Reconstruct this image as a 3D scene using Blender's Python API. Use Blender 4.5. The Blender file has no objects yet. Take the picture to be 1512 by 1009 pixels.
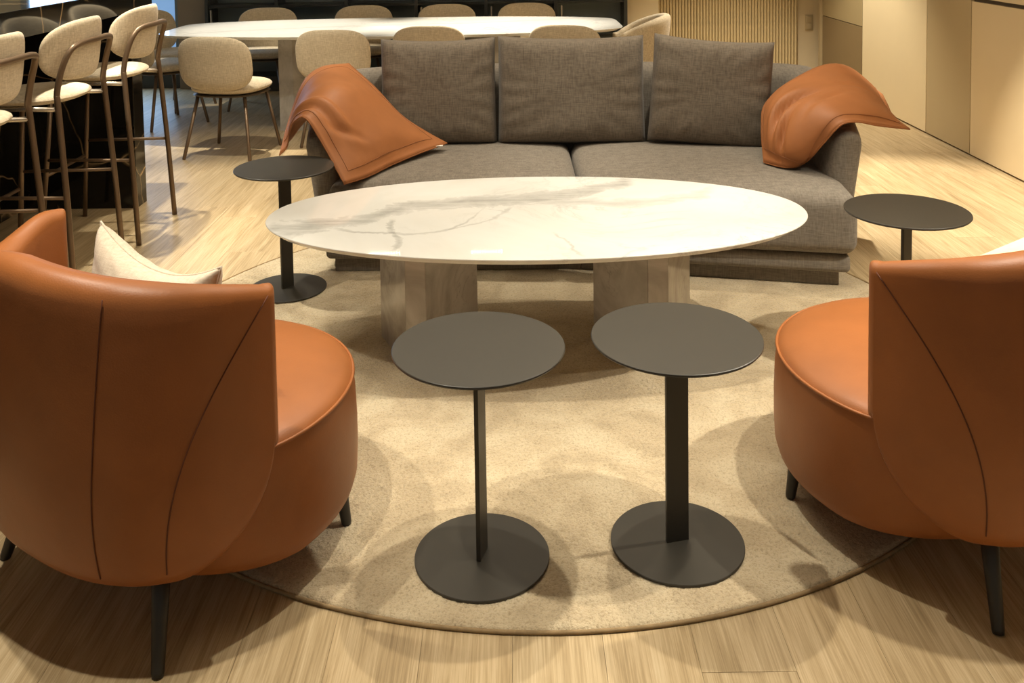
import bpy, bmesh, math, random
from mathutils import Vector, Matrix, noise

random.seed(7)
PI = math.pi
scene = bpy.context.scene
COL = scene.collection

# ------------------------------------------------------------------ camera
cam_d = bpy.data.cameras.new('camera')
cam = bpy.data.objects.new('camera', cam_d)
COL.objects.link(cam)
FPX, CY, PITCH, ROLL = 1420.26, -22.378, 0.06202, -0.0148
cam_d.sensor_fit = 'HORIZONTAL'
cam_d.sensor_width = 36.0
cam_d.lens = FPX / 1512 * 36.0
cam_d.shift_y = -(504.5 - CY) / 1512
cam_d.clip_start = 0.05
fw = Vector((0, math.cos(PITCH), -math.sin(PITCH)))
rt = Vector((1, 0, 0))
up = Vector((0, math.sin(PITCH), math.cos(PITCH)))
c_, s_ = math.cos(ROLL), math.sin(ROLL)
cx = c_ * rt + s_ * up
cyv = -s_ * rt + c_ * up
m = Matrix((cx, cyv, -fw)).transposed().to_4x4()
m.translation = Vector((0, 0, 1.5))
cam.matrix_world = m
scene.camera = cam

# ------------------------------------------------------------------ view, world, lights
vs = scene.view_settings
vs.view_transform = 'Standard'
vs.look = 'None'
vs.gamma = 1
vs.use_curve_mapping = False
vs.exposure = 0.62

world = bpy.data.worlds.new('world')
scene.world = world
world.use_nodes = True
bg = world.node_tree.nodes['Background']
bg.inputs[0].default_value = (1.0, 0.90, 0.74, 1)
bg.inputs[1].default_value = 0.14

CEIL = 2.5
WARM = (1.0, 0.91, 0.74)


def spot(x, y, power, angle=75, blend=0.35, tx=None, ty=None, col=WARM, size=0.022, z=CEIL - 0.03):
    l = bpy.data.lights.new('spot', 'SPOT')
    l.energy = power
    l.spot_size = math.radians(angle)
    l.spot_blend = blend
    l.shadow_soft_size = size
    l.color = col
    o = bpy.data.objects.new('spot', l)
    o.location = (x, y, z)
    d = Vector(((tx if tx is not None else x) - x, (ty if ty is not None else y) - y, -z))
    o.rotation_euler = d.to_track_quat('-Z', 'Y').to_euler()
    COL.objects.link(o)
    return o


# downlights over the seating group
spot(-0.84, 1.75, 72, 68, 0.5)
spot(1.20, 2.05, 78, 68, 0.5)
spot(-1.55, 2.35, 75, 68, 0.4)
spot(2.30, 2.60, 170, 74, 0.4, 1.5, 2.6)
spot(0.10, 2.75, 62, 72, 0.5)
spot(-0.35, 4.45, 45, 60, 0.6)
spot(0.85, 4.35, 50, 60, 0.6)
# floor pools right of the sofa, over the bar, over the dining table
spot(2.10, 5.10, 360, 50, 0.6, 2.2, 5.05)
spot(2.35, 3.95, 42, 34, 0.4)
spot(-2.02, 4.85, 160, 58, 0.4, -1.80, 4.90)
spot(-2.02, 3.85, 145, 58, 0.4, -1.85, 3.90)
spot(-1.75, 7.30, 230, 62, 0.6)
spot(-0.15, 7.30, 290, 66, 0.6)
spot(-1.7, 5.5, 75, 80, 0.5)
spot(2.0, 7.6, 170, 90, 0.6)
al = bpy.data.lights.new('soft_fill', 'AREA')  # added soft fill from above for sofa and coffee table, no actual fitting
al.shape = 'RECTANGLE'
al.size, al.size_y = 3.0, 3.0
al.energy = 34
al.color = (1.0, 0.88, 0.68)
ao = bpy.data.objects.new('soft_fill', al)
ao.location = (0.2, 3.7, CEIL - 0.05)
COL.objects.link(ao)


# ------------------------------------------------------------------ materials
def lin(v):
    v /= 255.0
    return v / 12.92 if v <= 0.04045 else ((v + 0.055) / 1.055) ** 2.4


def S(r, g, b):
    return (lin(r), lin(g), lin(b), 1.0)


class Mat:
    def __init__(self, name, color=(0.5, 0.5, 0.5, 1), rough=0.5, metal=0.0, spec=0.5, coat=0.0):
        self.m = bpy.data.materials.new(name)
        self.m.use_nodes = True
        self.nt = self.m.node_tree
        self.b = self.nt.nodes['Principled BSDF']
        self.b.inputs['Base Color'].default_value = color
        self.b.inputs['Roughness'].default_value = rough
        self.b.inputs['Metallic'].default_value = metal
        self.b.inputs['Specular IOR Level'].default_value = spec
        self.b.inputs['Coat Weight'].default_value = coat

    def n(self, t, **kw):
        nd = self.nt.nodes.new(t)
        for k, v in kw.items():
            setattr(nd, k, v)
        return nd

    def l(self, a, b):
        self.nt.links.new(a, b)

    def coords(self, scale=(1, 1, 1), rnd=False, rot=(0, 0, 0)):
        tc = self.n('ShaderNodeTexCoord')
        mp = self.n('ShaderNodeMapping')
        mp.inputs['Scale'].default_value = scale
        mp.inputs['Rotation'].default_value = rot
        self.l(tc.outputs['Object'], mp.inputs['Vector'])
        if rnd:
            oi = self.n('ShaderNodeObjectInfo')
            mu = self.n('ShaderNodeVectorMath', operation='SCALE')
            cb = self.n('ShaderNodeCombineXYZ')
            for i in range(3):
                self.l(oi.outputs['Random'], cb.inputs[i])
            self.l(cb.outputs[0], mu.inputs[0])
            mu.inputs['Scale'].default_value = 37.0
            self.l(mu.outputs[0], mp.inputs['Location'])
        return mp.outputs[0]

    def noise(self, vec, scale, detail=4, rough=0.55, dist=0.0):
        nd = self.n('ShaderNodeTexNoise')
        nd.inputs['Scale'].default_value = scale
        nd.inputs['Detail'].default_value = detail
        nd.inputs['Roughness'].default_value = rough
        nd.inputs['Distortion'].default_value = dist
        self.l(vec, nd.inputs['Vector'])
        return nd

    def ramp(self, fac, stops):
        r = self.n('ShaderNodeValToRGB')
        e = r.color_ramp.elements
        while len(e) > 1:
            e.remove(e[-1])
        e[0].position, e[0].color = stops[0]
        for p, c in stops[1:]:
            k = e.new(p)
            k.color = c
        self.l(fac, r.inputs[0])
        return r.outputs[0]

    def mix(self, fac, a, b, mode='MIX'):
        x = self.n('ShaderNodeMix', data_type='RGBA', blend_type=mode)
        for s, v in ((0, fac), (6, a), (7, b)):
            if isinstance(v, (int, float)):
                x.inputs[s].default_value = v
            elif isinstance(v, tuple):
                x.inputs[s].default_value = v
            else:
                self.l(v, x.inputs[s])
        return x.outputs[2]

    def math(self, op, a, b=None, clamp=False):
        x = self.n('ShaderNodeMath', operation=op, use_clamp=clamp)
        for i, v in enumerate((a, b)):
            if v is None:
                continue
            if isinstance(v, (int, float)):
                x.inputs[i].default_value = v
            else:
                self.l(v, x.inputs[i])
        return x.outputs[0]

    def bump(self, h, strength=0.3, dist=0.002, prev=None):
        b = self.n('ShaderNodeBump')
        b.inputs['Strength'].default_value = strength
        b.inputs['Distance'].default_value = dist
        self.l(h, b.inputs['Height'])
        if prev is not None:
            self.l(prev, b.inputs['Normal'])
        self.l(b.outputs[0], self.b.inputs['Normal'])
        return b.outputs[0]

    def base(self, sock):
        self.l(sock, self.b.inputs['Base Color'])


M = {}


def plain(key, col, rough=0.5, metal=0.0, spec=0.5, var=0.06, nscale=6.0):
    mt = Mat(key, col, rough, metal, spec)
    v = mt.coords()
    nz = mt.noise(v, nscale, 3)
    d = tuple(c * (1 - var) for c in col[:3]) + (1,)
    u = tuple(min(1, c * (1 + var)) for c in col[:3]) + (1,)
    mt.base(mt.ramp(nz.outputs[0], [(0.3, d), (0.7, u)]))
    M[key] = mt.m
    return mt


def leather(key, col, ro=0.45, sp=0.4):
    mt = Mat(key, col, ro, 0, sp)
    v = mt.coords()
    nz = mt.noise(v, 5, 4)
    d = tuple(c * 0.88 for c in col[:3]) + (1,)
    u = tuple(c * 1.08 for c in col[:3]) + (1,)
    mt.base(mt.ramp(nz.outputs[0], [(0.3, d), (0.7, u)]))
    vo = mt.n('ShaderNodeTexVoronoi')
    vo.inputs['Scale'].default_value = 260
    mt.l(v, vo.inputs['Vector'])
    b1 = mt.bump(vo.outputs['Distance'], 0.12, 0.001)
    big = mt.noise(v, 7, 2)
    mt.bump(big.outputs[0], 0.12, 0.02, b1)
    M[key] = mt.m


def fabric(key, c1, c2, scale=210, rough=0.9, bump=0.35):
    mt = Mat(key, c1, rough, 0, 0.15)
    mt.b.inputs['Sheen Weight'].default_value = 0.15
    v1 = mt.coords((1, 0.25, 0.12))
    v2 = mt.coords((0.12, 0.25, 1))
    n1 = mt.noise(v1, scale, 3, 0.6)
    n2 = mt.noise(v2, scale, 3, 0.6)
    s = mt.math('ADD', n1.outputs[0], n2.outputs[0])
    s = mt.math('MULTIPLY', s, 0.5)
    mt.base(mt.ramp(s, [(0.36, c1), (0.64, c2)]))
    mt.bump(s, bump, 0.002)
    M[key] = mt.m


leather('cognac_leather', S(152, 92, 47))
leather('pillow_leather', S(162, 104, 62), 0.55, 0.3)
plain('seam_thread', S(96, 48, 20), 0.7)
plain('pillow_thread', S(146, 93, 55), 0.7)
fabric('taupe_weave', S(110, 103, 94), S(140, 132, 121))
fabric('cushion_weave', S(94, 85, 75), S(122, 112, 99))
fabric('beige_boucle', S(184, 168, 142), S(220, 206, 180), 260)
fabric('ivory_linen', S(192, 178, 158), S(214, 202, 184), 350)
plain('black_steel', S(54, 51, 45), 0.42, 0.0, 0.45, 0.04)
plain('bronze_tube', S(118, 98, 78), 0.38, 0.55, 0.5, 0.05)
plain('dark_leg', S(38, 35, 31), 0.45, 0, 0.5, 0.1, 20)
plain('dark_pan', S(96, 84, 70), 0.45, 0.3)
plain('cream_lacquer', S(232, 214, 176), 0.30, 0, 0.4, 0.02, 2)
plain('gloss_lacquer', S(222, 202, 165), 0.14, 0, 0.5, 0.02, 2)
plain('taupe_lacquer', S(186, 167, 130), 0.32, 0, 0.4, 0.02, 2)
plain('brown_lacquer', S(136, 116, 84), 0.35, 0, 0.4, 0.02, 2)
plain('putty_lacquer', S(168, 150, 112), 0.35, 0, 0.4, 0.02, 2)
plain('joint_dark', S(92, 78, 58), 0.7)
plain('wall_paint', S(226, 208, 172), 0.75, 0, 0.3, 0.02, 2)
plain('grey_paint', S(142, 126, 106), 0.7, 0, 0.3, 0.02, 2)
plain('ceiling_paint', S(205, 190, 165), 0.85, 0, 0.2, 0.02, 2)
plain('slat_wood', S(212, 192, 148), 0.5, 0, 0.3, 0.08, 12)
plain('slat_backing', S(168, 144, 100), 0.8)
plain('cabinet_black', S(58, 58, 54), 0.35, 0, 0.5, 0.05)
plain('cabinet_slate', S(128, 136, 136), 0.25, 0, 0.5, 0.05)
plain('switch_white', S(190, 172, 136), 0.4)
plain('chrome_edge', S(205, 196, 182), 0.25, 0.8)
plain('care_tag', S(235, 232, 222), 0.7)
plain('binding', S(150, 128, 96), 0.9, 0, 0.1, 0.15, 60)
plain('cream_rug', S(228, 216, 190), 0.95, 0, 0.1, 0.05, 30)


def glow(key, col, strength):
    mt = Mat(key, col, 0.5)
    mt.b.inputs['Emission Color'].default_value = col
    mt.b.inputs['Emission Strength'].default_value = strength
    M[key] = mt.m


glow('led', (1.0, 0.86, 0.62, 1), 25)
glow('window_light', (0.20, 0.36, 0.62, 1), 0.55)

# oak planks: long grain along y, tone differs from plank to plank
mt = Mat('oak_plank', rough=0.42, spec=0.4)
v = mt.coords((9, 0.55, 1), rnd=True)
g1 = mt.noise(v, 3.2, 6, 0.62, 0.9)
v2 = mt.coords((105, 1.6, 1), rnd=True)
g2 = mt.noise(v2, 3.0, 4, 0.6, 0.3)
g = mt.math('ADD', mt.math('MULTIPLY', g1.outputs[0], 0.52), mt.math('MULTIPLY', g2.outputs[0], 0.48))
colr = mt.ramp(g, [(0.34, S(146, 125, 92)), (0.46, S(174, 152, 116)), (0.58, S(194, 173, 138)), (0.70, S(206, 189, 156))])
oi = mt.n('ShaderNodeObjectInfo')
tone = mt.ramp(oi.outputs['Random'], [(0.0, (0.93, 0.93, 0.92, 1)), (1.0, (1.03, 1.02, 1.0, 1))])
mt.base(mt.mix(1.0, colr, tone, 'MULTIPLY'))
mt.bump(g, 0.12, 0.002)
M['oak'] = mt.m
plain('subfloor', S(120, 96, 64), 0.8)

# rug pile with soft brushed patches
mt = Mat('rug_pile', rough=0.95, spec=0.05)
mt.b.inputs['Sheen Weight'].default_value = 0.3
v = mt.coords()
n1 = mt.noise(v, 4.5, 3, 0.5, 1.2)
n2 = mt.noise(v, 210, 2, 0.6)
n3 = mt.noise(v, 110, 3, 0.6)
c1 = mt.ramp(n1.outputs[0], [(0.36, S(180, 163, 134)), (0.5, S(194, 177, 147)), (0.64, S(204, 189, 160))])
k = mt.math('MULTIPLY', mt.math('ADD', n2.outputs[0], n3.outputs[0]), 0.5)
c2 = mt.ramp(k, [(0.33, (0.66, 0.63, 0.58, 1)), (0.52, (1, 1, 1, 1))])
mt.base(mt.mix(1.0, c1, c2, 'MULTIPLY'))
mt.bump(k, 0.7, 0.008)
M['rug_pile'] = mt.m


def float_curve(mt, sock, pts, x0, x1, y0, y1):
    fc = mt.n('ShaderNodeFloatCurve')
    cv = fc.mapping.curves[0]
    P = [((x - x0) / (x1 - x0), (y - y0) / (y1 - y0)) for x, y in pts]
    cv.points[0].location = P[0]
    cv.points[1].location = P[-1]
    for p in P[1:-1]:
        cv.points.new(*p)
    fc.mapping.update()
    a = mt.math('MULTIPLY', mt.math('SUBTRACT', sock, x0), 1 / (x1 - x0), True)
    mt.l(a, fc.inputs['Value'])
    return mt.math('ADD', mt.math('MULTIPLY', fc.outputs[0], y1 - y0), y0)


def marble(key, veins, base=S(231, 231, 228), vein=S(160, 159, 155), rough=0.03, cloud=S(223, 222, 216), scale=1.0):
    """veins: list of (points, half width, strength) in object x,y"""
    mt = Mat(key, base, rough, 0, 0.5)
    v = mt.coords((scale, scale, scale))
    big = mt.noise(v, 1.6, 5, 0.6, 1.5)
    col = mt.ramp(big.outputs[0], [(0.38, base), (0.7, cloud)])
    wob = mt.noise(v, 5.5, 6, 0.65, 0.6)
    wob2 = mt.noise(v, 22, 4, 0.6, 0.3)
    streak = mt.noise(mt.coords((3, 26, 1)), 1.6, 4, 0.6, 0.8)
    # thin wandering veins
    rid = mt.noise(v, 2.3, 6, 0.6, 2.2)
    ab = mt.math('ABSOLUTE', mt.math('SUBTRACT', rid.outputs[0], 0.5))
    thin = mt.ramp(ab, [(0.0, (0.55, 0.55, 0.55, 1)), (0.012, (0.18, 0.18, 0.18, 1)), (0.04, (0, 0, 0, 1))])
    gate = mt.ramp(mt.noise(v, 1.1, 2).outputs[0], [(0.45, (0, 0, 0, 1)), (0.62, (1, 1, 1, 1))])
    col = mt.mix(mt.math('MULTIPLY', thin, gate), col, vein)
    if veins:
        sp = mt.n('ShaderNodeSeparateXYZ')
        tc = mt.n('ShaderNodeTexCoord')
        mt.l(tc.outputs['Object'], sp.inputs[0])
        for pts, hw, st, swap in veins:
            a, b = (sp.outputs[1], sp.outputs[0]) if swap else (sp.outputs[0], sp.outputs[1])
            if swap:
                pts = [(q, p) for p, q in pts]
            pts = sorted(pts)
            x0, x1 = pts[0][0], pts[-1][0]
            ys = [p[1] for p in pts]
            y0, y1 = min(ys) - 0.05, max(ys) + 0.05
            fy = float_curve(mt, a, pts, x0, x1, y0, y1)
            d = mt.math('SUBTRACT', b, fy)
            d = mt.math('ADD', d, mt.math('MULTIPLY', mt.math('SUBTRACT', wob.outputs[0], 0.5), hw * 3.0 + 0.05))
            d = mt.math('ADD', d, mt.math('MULTIPLY', mt.math('SUBTRACT', wob2.outputs[0], 0.5), 0.03))
            d = mt.math('DIVIDE', mt.math('ABSOLUTE', d), hw)
            f = mt.ramp(d, [(0.0, (0.75, 0.75, 0.75, 1)), (0.5, (0.55, 0.55, 0.55, 1)), (0.9, (0.25, 0.25, 0.25, 1)), (1.0, (0, 0, 0, 1))])
            lo = mt.math('MULTIPLY', mt.math('SUBTRACT', a, x0 - 0.01), 25, True)
            hi = mt.math('MULTIPLY', mt.math('SUBTRACT', x1 + 0.01, a), 25, True)
            f = mt.math('MULTIPLY', f, mt.ramp(streak.outputs[0], [(0.35, (0.5, 0.5, 0.5, 1)), (0.6, (1, 1, 1, 1))]))
            f = mt.math('MULTIPLY', mt.math('MULTIPLY', f, lo), mt.math('MULTIPLY', hi, st))
            col = mt.mix(f, col, vein)
    mt.base(col)
    M[key] = mt.m


TX, TY, TZ = 0.074, 3.375, 0.475


def rel(pts):
    return [(x - TX, y - TY) for x, y in pts]


marble('calacatta_top', [
    (rel([(-0.86, 3.23), (-0.673, 3.27), (-0.535, 3.34), (-0.40, 3.455), (-0.25, 3.50), (-0.025, 3.53), (0.153, 3.575), (0.268, 3.63), (0.386, 3.72), (0.47, 3.80)]), 0.085, 1.0, False),
    (rel([(0.05, 3.52), (0.334, 3.475), (0.577, 3.515), (0.76, 3.64)]), 0.055, 0.65, False),
    (rel([(-0.62, 3.22), (-0.456, 3.165), (-0.277, 3.178), (-0.19, 3.26), (-0.12, 3.42)]), 0.014, 0.8, False),
    (rel([(-0.44, 3.32), (-0.427, 3.20), (-0.385, 3.06), (-0.39, 2.98)]), 0.014, 0.9, True),
    (rel([(0.12, 3.15), (0.171, 3.03), (0.209, 2.91)]), 0.008, 0.7, True),
    (rel([(-0.25, 3.17), (-0.074, 3.32), (-0.02, 3.45)]), 0.012, 0.6, True),
])
marble('calacatta_dining', [([(-1.5, -0.35), (-0.5, 0.0), (0.6, 0.15), (1.6, 0.5)], 0.06, 0.4, False)], rough=0.12)
marble('calacatta_base', [], base=S(202, 197, 190), cloud=S(164, 157, 148), vein=S(108, 99, 88), rough=0.08, scale=2.6)
# black marble with fine light veins
mt = Mat('black_marble', S(20, 18, 16), 0.08, 0, 0.5)
v = mt.coords((1, 1, 1))
dd = mt.noise(v, 1.7, 3, 0.5, 0)
vv = mt.n('ShaderNodeVectorMath', operation='ADD')
mt.l(v, vv.inputs[0])
sc = mt.n('ShaderNodeVectorMath', operation='SCALE')
mt.l(dd.outputs['Color'], sc.inputs[0])
sc.inputs['Scale'].default_value = 0.35
mt.l(sc.outputs[0], vv.inputs[1])
vo = mt.n('ShaderNodeTexVoronoi', feature='DISTANCE_TO_EDGE')
vo.inputs['Scale'].default_value = 2.3
mt.l(vv.outputs[0], vo.inputs['Vector'])
f = mt.ramp(vo.outputs['Distance'], [(0.0, (0.9, 0.9, 0.9, 1)), (0.007, (0.25, 0.25, 0.25, 1)), (0.018, (0, 0, 0, 1))])
gate = mt.ramp(mt.noise(v, 2.2, 3).outputs[0], [(0.42, (0, 0, 0, 1)), (0.6, (1, 1, 1, 1))])
mt.base(mt.mix(mt.math('MULTIPLY', f, gate), S(22, 20, 17), S(196, 166, 124)))
M['black_marble'] = mt.m

# glass of the display cabinet
mt = Mat('cabinet_glass', (0.93, 0.95, 0.94, 1), 0.03)
mt.b.inputs['Transmission Weight'].default_value = 1.0
mt.b.inputs['IOR'].default_value = 1.1
M['cabinet_glass'] = mt.m


# ------------------------------------------------------------------ mesh helpers
def mk(name, verts, faces, mat, parent=None, smooth=True, loc=(0, 0, 0), rot=(0, 0, 0)):
    me = bpy.data.meshes.new(name)
    me.from_pydata([tuple(v) for v in verts], [], faces)
    me.update()
    if smooth:
        me.polygons.foreach_set('use_smooth', [True] * len(me.polygons))
    if mat:
        me.materials.append(M[mat])
    o = bpy.data.objects.new(name, me)
    o.location = loc
    o.rotation_euler = rot
    COL.objects.link(o)
    if parent is not None:
        o.parent = parent
    return o


def tag(o, label=None, cat=None, group=None, kind=None):
    if label:
        o['label'] = label
    if cat:
        o['category'] = cat
    if group:
        o['group'] = group
    if kind:
        o['kind'] = kind
    return o


def thing(name, label, cat, loc=(0, 0, 0), rz=0.0, group=None):
    o = bpy.data.objects.new(name, None)
    o.empty_display_size = 0.1
    o.location = loc
    o.rotation_euler = (0, 0, rz)
    COL.objects.link(o)
    return tag(o, label, cat, group)


def dup(root, loc, rz, label, group=None):
    r = root.copy()
    COL.objects.link(r)
    r.location = loc
    r.rotation_euler = (0, 0, rz)
    r['label'] = label
    if group:
        r['group'] = group
    for ch in [o for o in COL.objects if o.parent == root]:
        c = ch.copy()
        COL.objects.link(c)
        c.parent = r
        for g in [o for o in COL.objects if o.parent == ch]:
            d = g.copy()
            COL.objects.link(d)
            d.parent = c
    return r


def join(*parts):
    V, F = [], []
    for v, f in parts:
        k = len(V)
        V += list(v)
        F += [tuple(i + k for i in q) for q in f]
    return V, F


def shift(vf, d):
    return [Vector(p) + Vector(d) for p in vf[0]], vf[1]


def xf(vf, mat):
    return [mat @ Vector(p) for p in vf[0]], vf[1]


def box(x0, x1, y0, y1, z0, z1):
    V = [(x, y, z) for z in (z0, z1) for y in (y0, y1) for x in (x0, x1)]
    F = [(0, 2, 3, 1), (4, 5, 7, 6), (0, 1, 5, 4), (2, 6, 7, 3), (0, 4, 6, 2), (1, 3, 7, 5)]
    return V, F


def prism(poly, z0, z1, bev=0.0):
    """vertical prism of a ccw polygon, with a small chamfer on the top and bottom rims"""
    n = len(poly)
    cxm = sum(p[0] for p in poly) / n
    cym = sum(p[1] for p in poly) / n

    def ins(d):
        out = []
        for x, y in poly:
            l = math.hypot(x - cxm, y - cym)
            out.append((x - (x - cxm) / l * d, y - (y - cym) / l * d))
        return out
    rings = [(poly, z0), (poly, z1)] if bev == 0 else [(ins(bev), z0), (poly, z0 + bev), (poly, z1 - bev), (ins(bev), z1)]
    V, F = [], []
    for p, z in rings:
        V += [(x, y, z) for x, y in p]
    for r in range(len(rings) - 1):
        for i in range(n):
            j = (i + 1) % n
            F.append((r * n + i, r * n + j, r * n + n + j, r * n + n + i))
    F.append(tuple(range(n - 1, -1, -1)))
    k = (len(rings) - 1) * n
    F.append(tuple(range(k, k + n)))
    return V, F


def rounded_box(w, d, h, r, seg=3, cells=(8, 8, 4), fn=None):
    """rounded box centred on the origin; fn(point, normal, (u,v,w)) may move each vertex"""
    def axis(L, nc):
        a = L / 2
        c = a - r
        pts = [-a + r * (1 - math.cos(PI / 2 * i / seg)) for i in range(seg)]
        mid = [-c + 2 * c * i / nc for i in range(nc + 1)]
        return pts + mid + [-p for p in reversed(pts)]
    X, Y, Z = axis(w, cells[0]), axis(d, cells[1]), axis(h, cells[2])
    idx, V, F = {}, [], []

    def vid(i, j, k):
        key = (i, j, k)
        if key in idx:
            return idx[key]
        p = Vector((X[i], Y[j], Z[k]))
        q = Vector((max(-w / 2 + r, min(w / 2 - r, p.x)), max(-d / 2 + r, min(d / 2 - r, p.y)), max(-h / 2 + r, min(h / 2 - r, p.z))))
        nrm = p - q
        if nrm.length > 1e-9:
            nrm.normalize()
            p = q + nrm * r
        else:
            nrm = Vector((0, 0, 1))
        if fn:
            p = fn(p, nrm, (2 * p.x / w, 2 * p.y / d, 2 * p.z / h))
        idx[key] = len(V)
        V.append(p)
        return idx[key]
    nx, ny, nz = len(X) - 1, len(Y) - 1, len(Z) - 1
    for i in range(nx):
        for j in range(ny):
            F.append((vid(i, j, nz), vid(i + 1, j, nz), vid(i + 1, j + 1, nz), vid(i, j + 1, nz)))
            F.append((vid(i, j, 0), vid(i, j + 1, 0), vid(i + 1, j + 1, 0), vid(i + 1, j, 0)))
    for i in range(nx):
        for k in range(nz):
            F.append((vid(i, 0, k), vid(i + 1, 0, k), vid(i + 1, 0, k + 1), vid(i, 0, k + 1)))
            F.append((vid(i, ny, k), vid(i, ny, k + 1), vid(i + 1, ny, k + 1), vid(i + 1, ny, k)))
    for j in range(ny):
        for k in range(nz):
            F.append((vid(0, j, k), vid(0, j, k + 1), vid(0, j + 1, k + 1), vid(0, j + 1, k)))
            F.append((vid(nx, j, k), vid(nx, j + 1, k), vid(nx, j + 1, k + 1), vid(nx, j, k + 1)))
    return V, F


def catmull(P, n=8, closed=False):
    P = [Vector(p) for p in P]
    out = []
    N = len(P)
    rng = N if closed else N - 1
    for i in range(rng):
        p0 = P[(i - 1) % N] if (closed or i > 0) else P[0] * 2 - P[1]
        p1, p2 = P[i], P[(i + 1) % N]
        p3 = P[(i + 2) % N] if (closed or i + 2 < N) else P[-1] * 2 - P[-2]
        for k in range(n):
            t = k / n
            out.append(0.5 * ((2 * p1) + (p2 - p0) * t + (2 * p0 - 5 * p1 + 4 * p2 - p3) * t * t + (3 * p1 - p0 - 3 * p2 + p3) * t ** 3))
    if not closed:
        out.append(P[-1])
    return out


def tube(P, r, seg=10, closed=False, flat=1.0):
    P = [Vector(p) for p in P]
    n = len(P)
    R = r if isinstance(r, (list, tuple)) else [r] * n
    V, F = [], []
    ref = None
    for i in range(n):
        if closed:
            t = (P[(i + 1) % n] - P[i - 1]).normalized()
        else:
            t = (P[min(i + 1, n - 1)] - P[max(i - 1, 0)]).normalized()
        if ref is None:
            a = Vector((0, 0, 1)) if abs(t.z) < 0.9 else Vector((1, 0, 0))
            ref = (a - t * a.dot(t)).normalized()
        else:
            ref = (ref - t * ref.dot(t)).normalized()
        b = t.cross(ref)
        for k in range(seg):
            a = 2 * PI * k / seg
            V.append(P[i] + (ref * math.cos(a) + b * math.sin(a) * flat) * R[i])
    m_ = n if closed else n - 1
    for i in range(m_):
        for k in range(seg):
            a, b2 = i * seg + k, i * seg + (k + 1) % seg
            c, d = ((i + 1) % n) * seg + (k + 1) % seg, ((i + 1) % n) * seg + k
            F.append((a, b2, c, d))
    if not closed:
        F.append(tuple(range(seg - 1, -1, -1)))
        F.append(tuple(range((n - 1) * seg, n * seg)))
    return V, F


def lathe(prof, seg=96, sx=1.0, sy=1.0):
    V, F = [], []
    n = len(prof)
    for r, z in prof:
        for k in range(seg):
            a = 2 * PI * k / seg
            V.append((r * math.cos(a) * sx, r * math.sin(a) * sy, z))
    for i in range(n - 1):
        for k in range(seg):
            F.append((i * seg + k, i * seg + (k + 1) % seg, (i + 1) * seg + (k + 1) % seg, (i + 1) * seg + k))
    F.append(tuple(range(seg - 1, -1, -1)))
    F.append(tuple(range((n - 1) * seg, n * seg)))
    return V, F


def shell(slices, off, K=16, A=5, cap=5):
    """loft of rounded vertical sections. slice = (P, N, T, zb, zt, th); off(z) moves the section along N"""
    sl = []
    first, last = slices[0], slices[-1]

    def cap_slices(s, sign):
        P, N, T, zb, zt, th = s
        out = []
        for i in range(1, cap + 1):
            a = PI / 2 * i / cap
            e = th / 2 * math.sin(a)
            t2 = max(th * math.cos(a), 0.002)
            out.append((P + T * sign * e, N, T, zb + (th - t2) * 0.15, zt - (th - t2) * 0.15, t2, (th - t2) / 2))
        return out
    sl = list(reversed(cap_slices(first, -1))) + [s + (0.0,) for s in slices] + cap_slices(last, 1)
    V, F = [], []
    for P, N, T, zb, zt, th, ins in sl:
        r = th / 2
        loop = []
        z0, z1 = zb + r, zt - r
        for i in range(K + 1):
            loop.append((0, z0 + (z1 - z0) * i / K))
        for i in range(1, A):
            a = PI * i / A
            loop.append((-r + r * math.cos(a), z1 + r * math.sin(a)))
        for i in range(K + 1):
            loop.append((-th, z1 + (z0 - z1) * i / K))
        for i in range(1, A):
            a = PI * i / A
            loop.append((-r - r * math.cos(a), z0 - r * math.sin(a)))
        for nn, z in loop:
            q = P + N * (nn - ins + off(z))
            V.append((q.x, q.y, z))
    L = len(loop)
    for i in range(len(sl) - 1):
        for k in range(L):
            k2 = (k + 1) % L
            F.append((i * L + k, (i + 1) * L + k, (i + 1) * L + k2, i * L + k2))
    F.append(tuple(range(L)))
    F.append(tuple(range(len(sl) * L - 1, (len(sl) - 1) * L - 1, -1)))
    return V, F


def padded_panel(outline, th, bend, n=48, rings=10, pw=2.6):
    """puffed two-sided panel; outline(a)->(x,z); bend(x,z,d)->point, d is the offset along the panel's normal"""
    V, F = [], []
    for side in (1, -1):
        base = len(V)
        V.append(bend(0, 0, side * th / 2) if False else None)
        c = outline(0)
        cx0 = sum(outline(2 * PI * i / n)[0] for i in range(n)) / n
        cz0 = sum(outline(2 * PI * i / n)[1] for i in range(n)) / n
        V[base] = bend(cx0, cz0, side * th / 2)
        for r in range(1, rings + 1):
            q = math.sin(PI / 2 * r / rings)
            h = th / 2 * max(0.0, 1 - q ** (pw * 2.4)) ** 0.5
            for i in range(n):
                x, z = outline(2 * PI * i / n)
                V.append(bend(cx0 + (x - cx0) * q, cz0 + (z - cz0) * q, side * h))
        for i in range(n):
            j = (i + 1) % n
            f = (base, base + 1 + i, base + 1 + j)
            F.append(f if side == 1 else f[::-1])
        for r in range(rings - 1):
            for i in range(n):
                j = (i + 1) % n
                f = (base + 1 + r * n + i, base + 1 + (r + 1) * n + i, base + 1 + (r + 1) * n + j, base + 1 + r * n + j)
                F.append(f if side == 1 else f[::-1])
    return V, F


def sup(a, b, e):
    def f(t):
        c, s = math.cos(t), math.sin(t)
        return (a * math.copysign(abs(c) ** (2 / e), c), b * math.copysign(abs(s) ** (2 / e), s))
    return f


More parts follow.
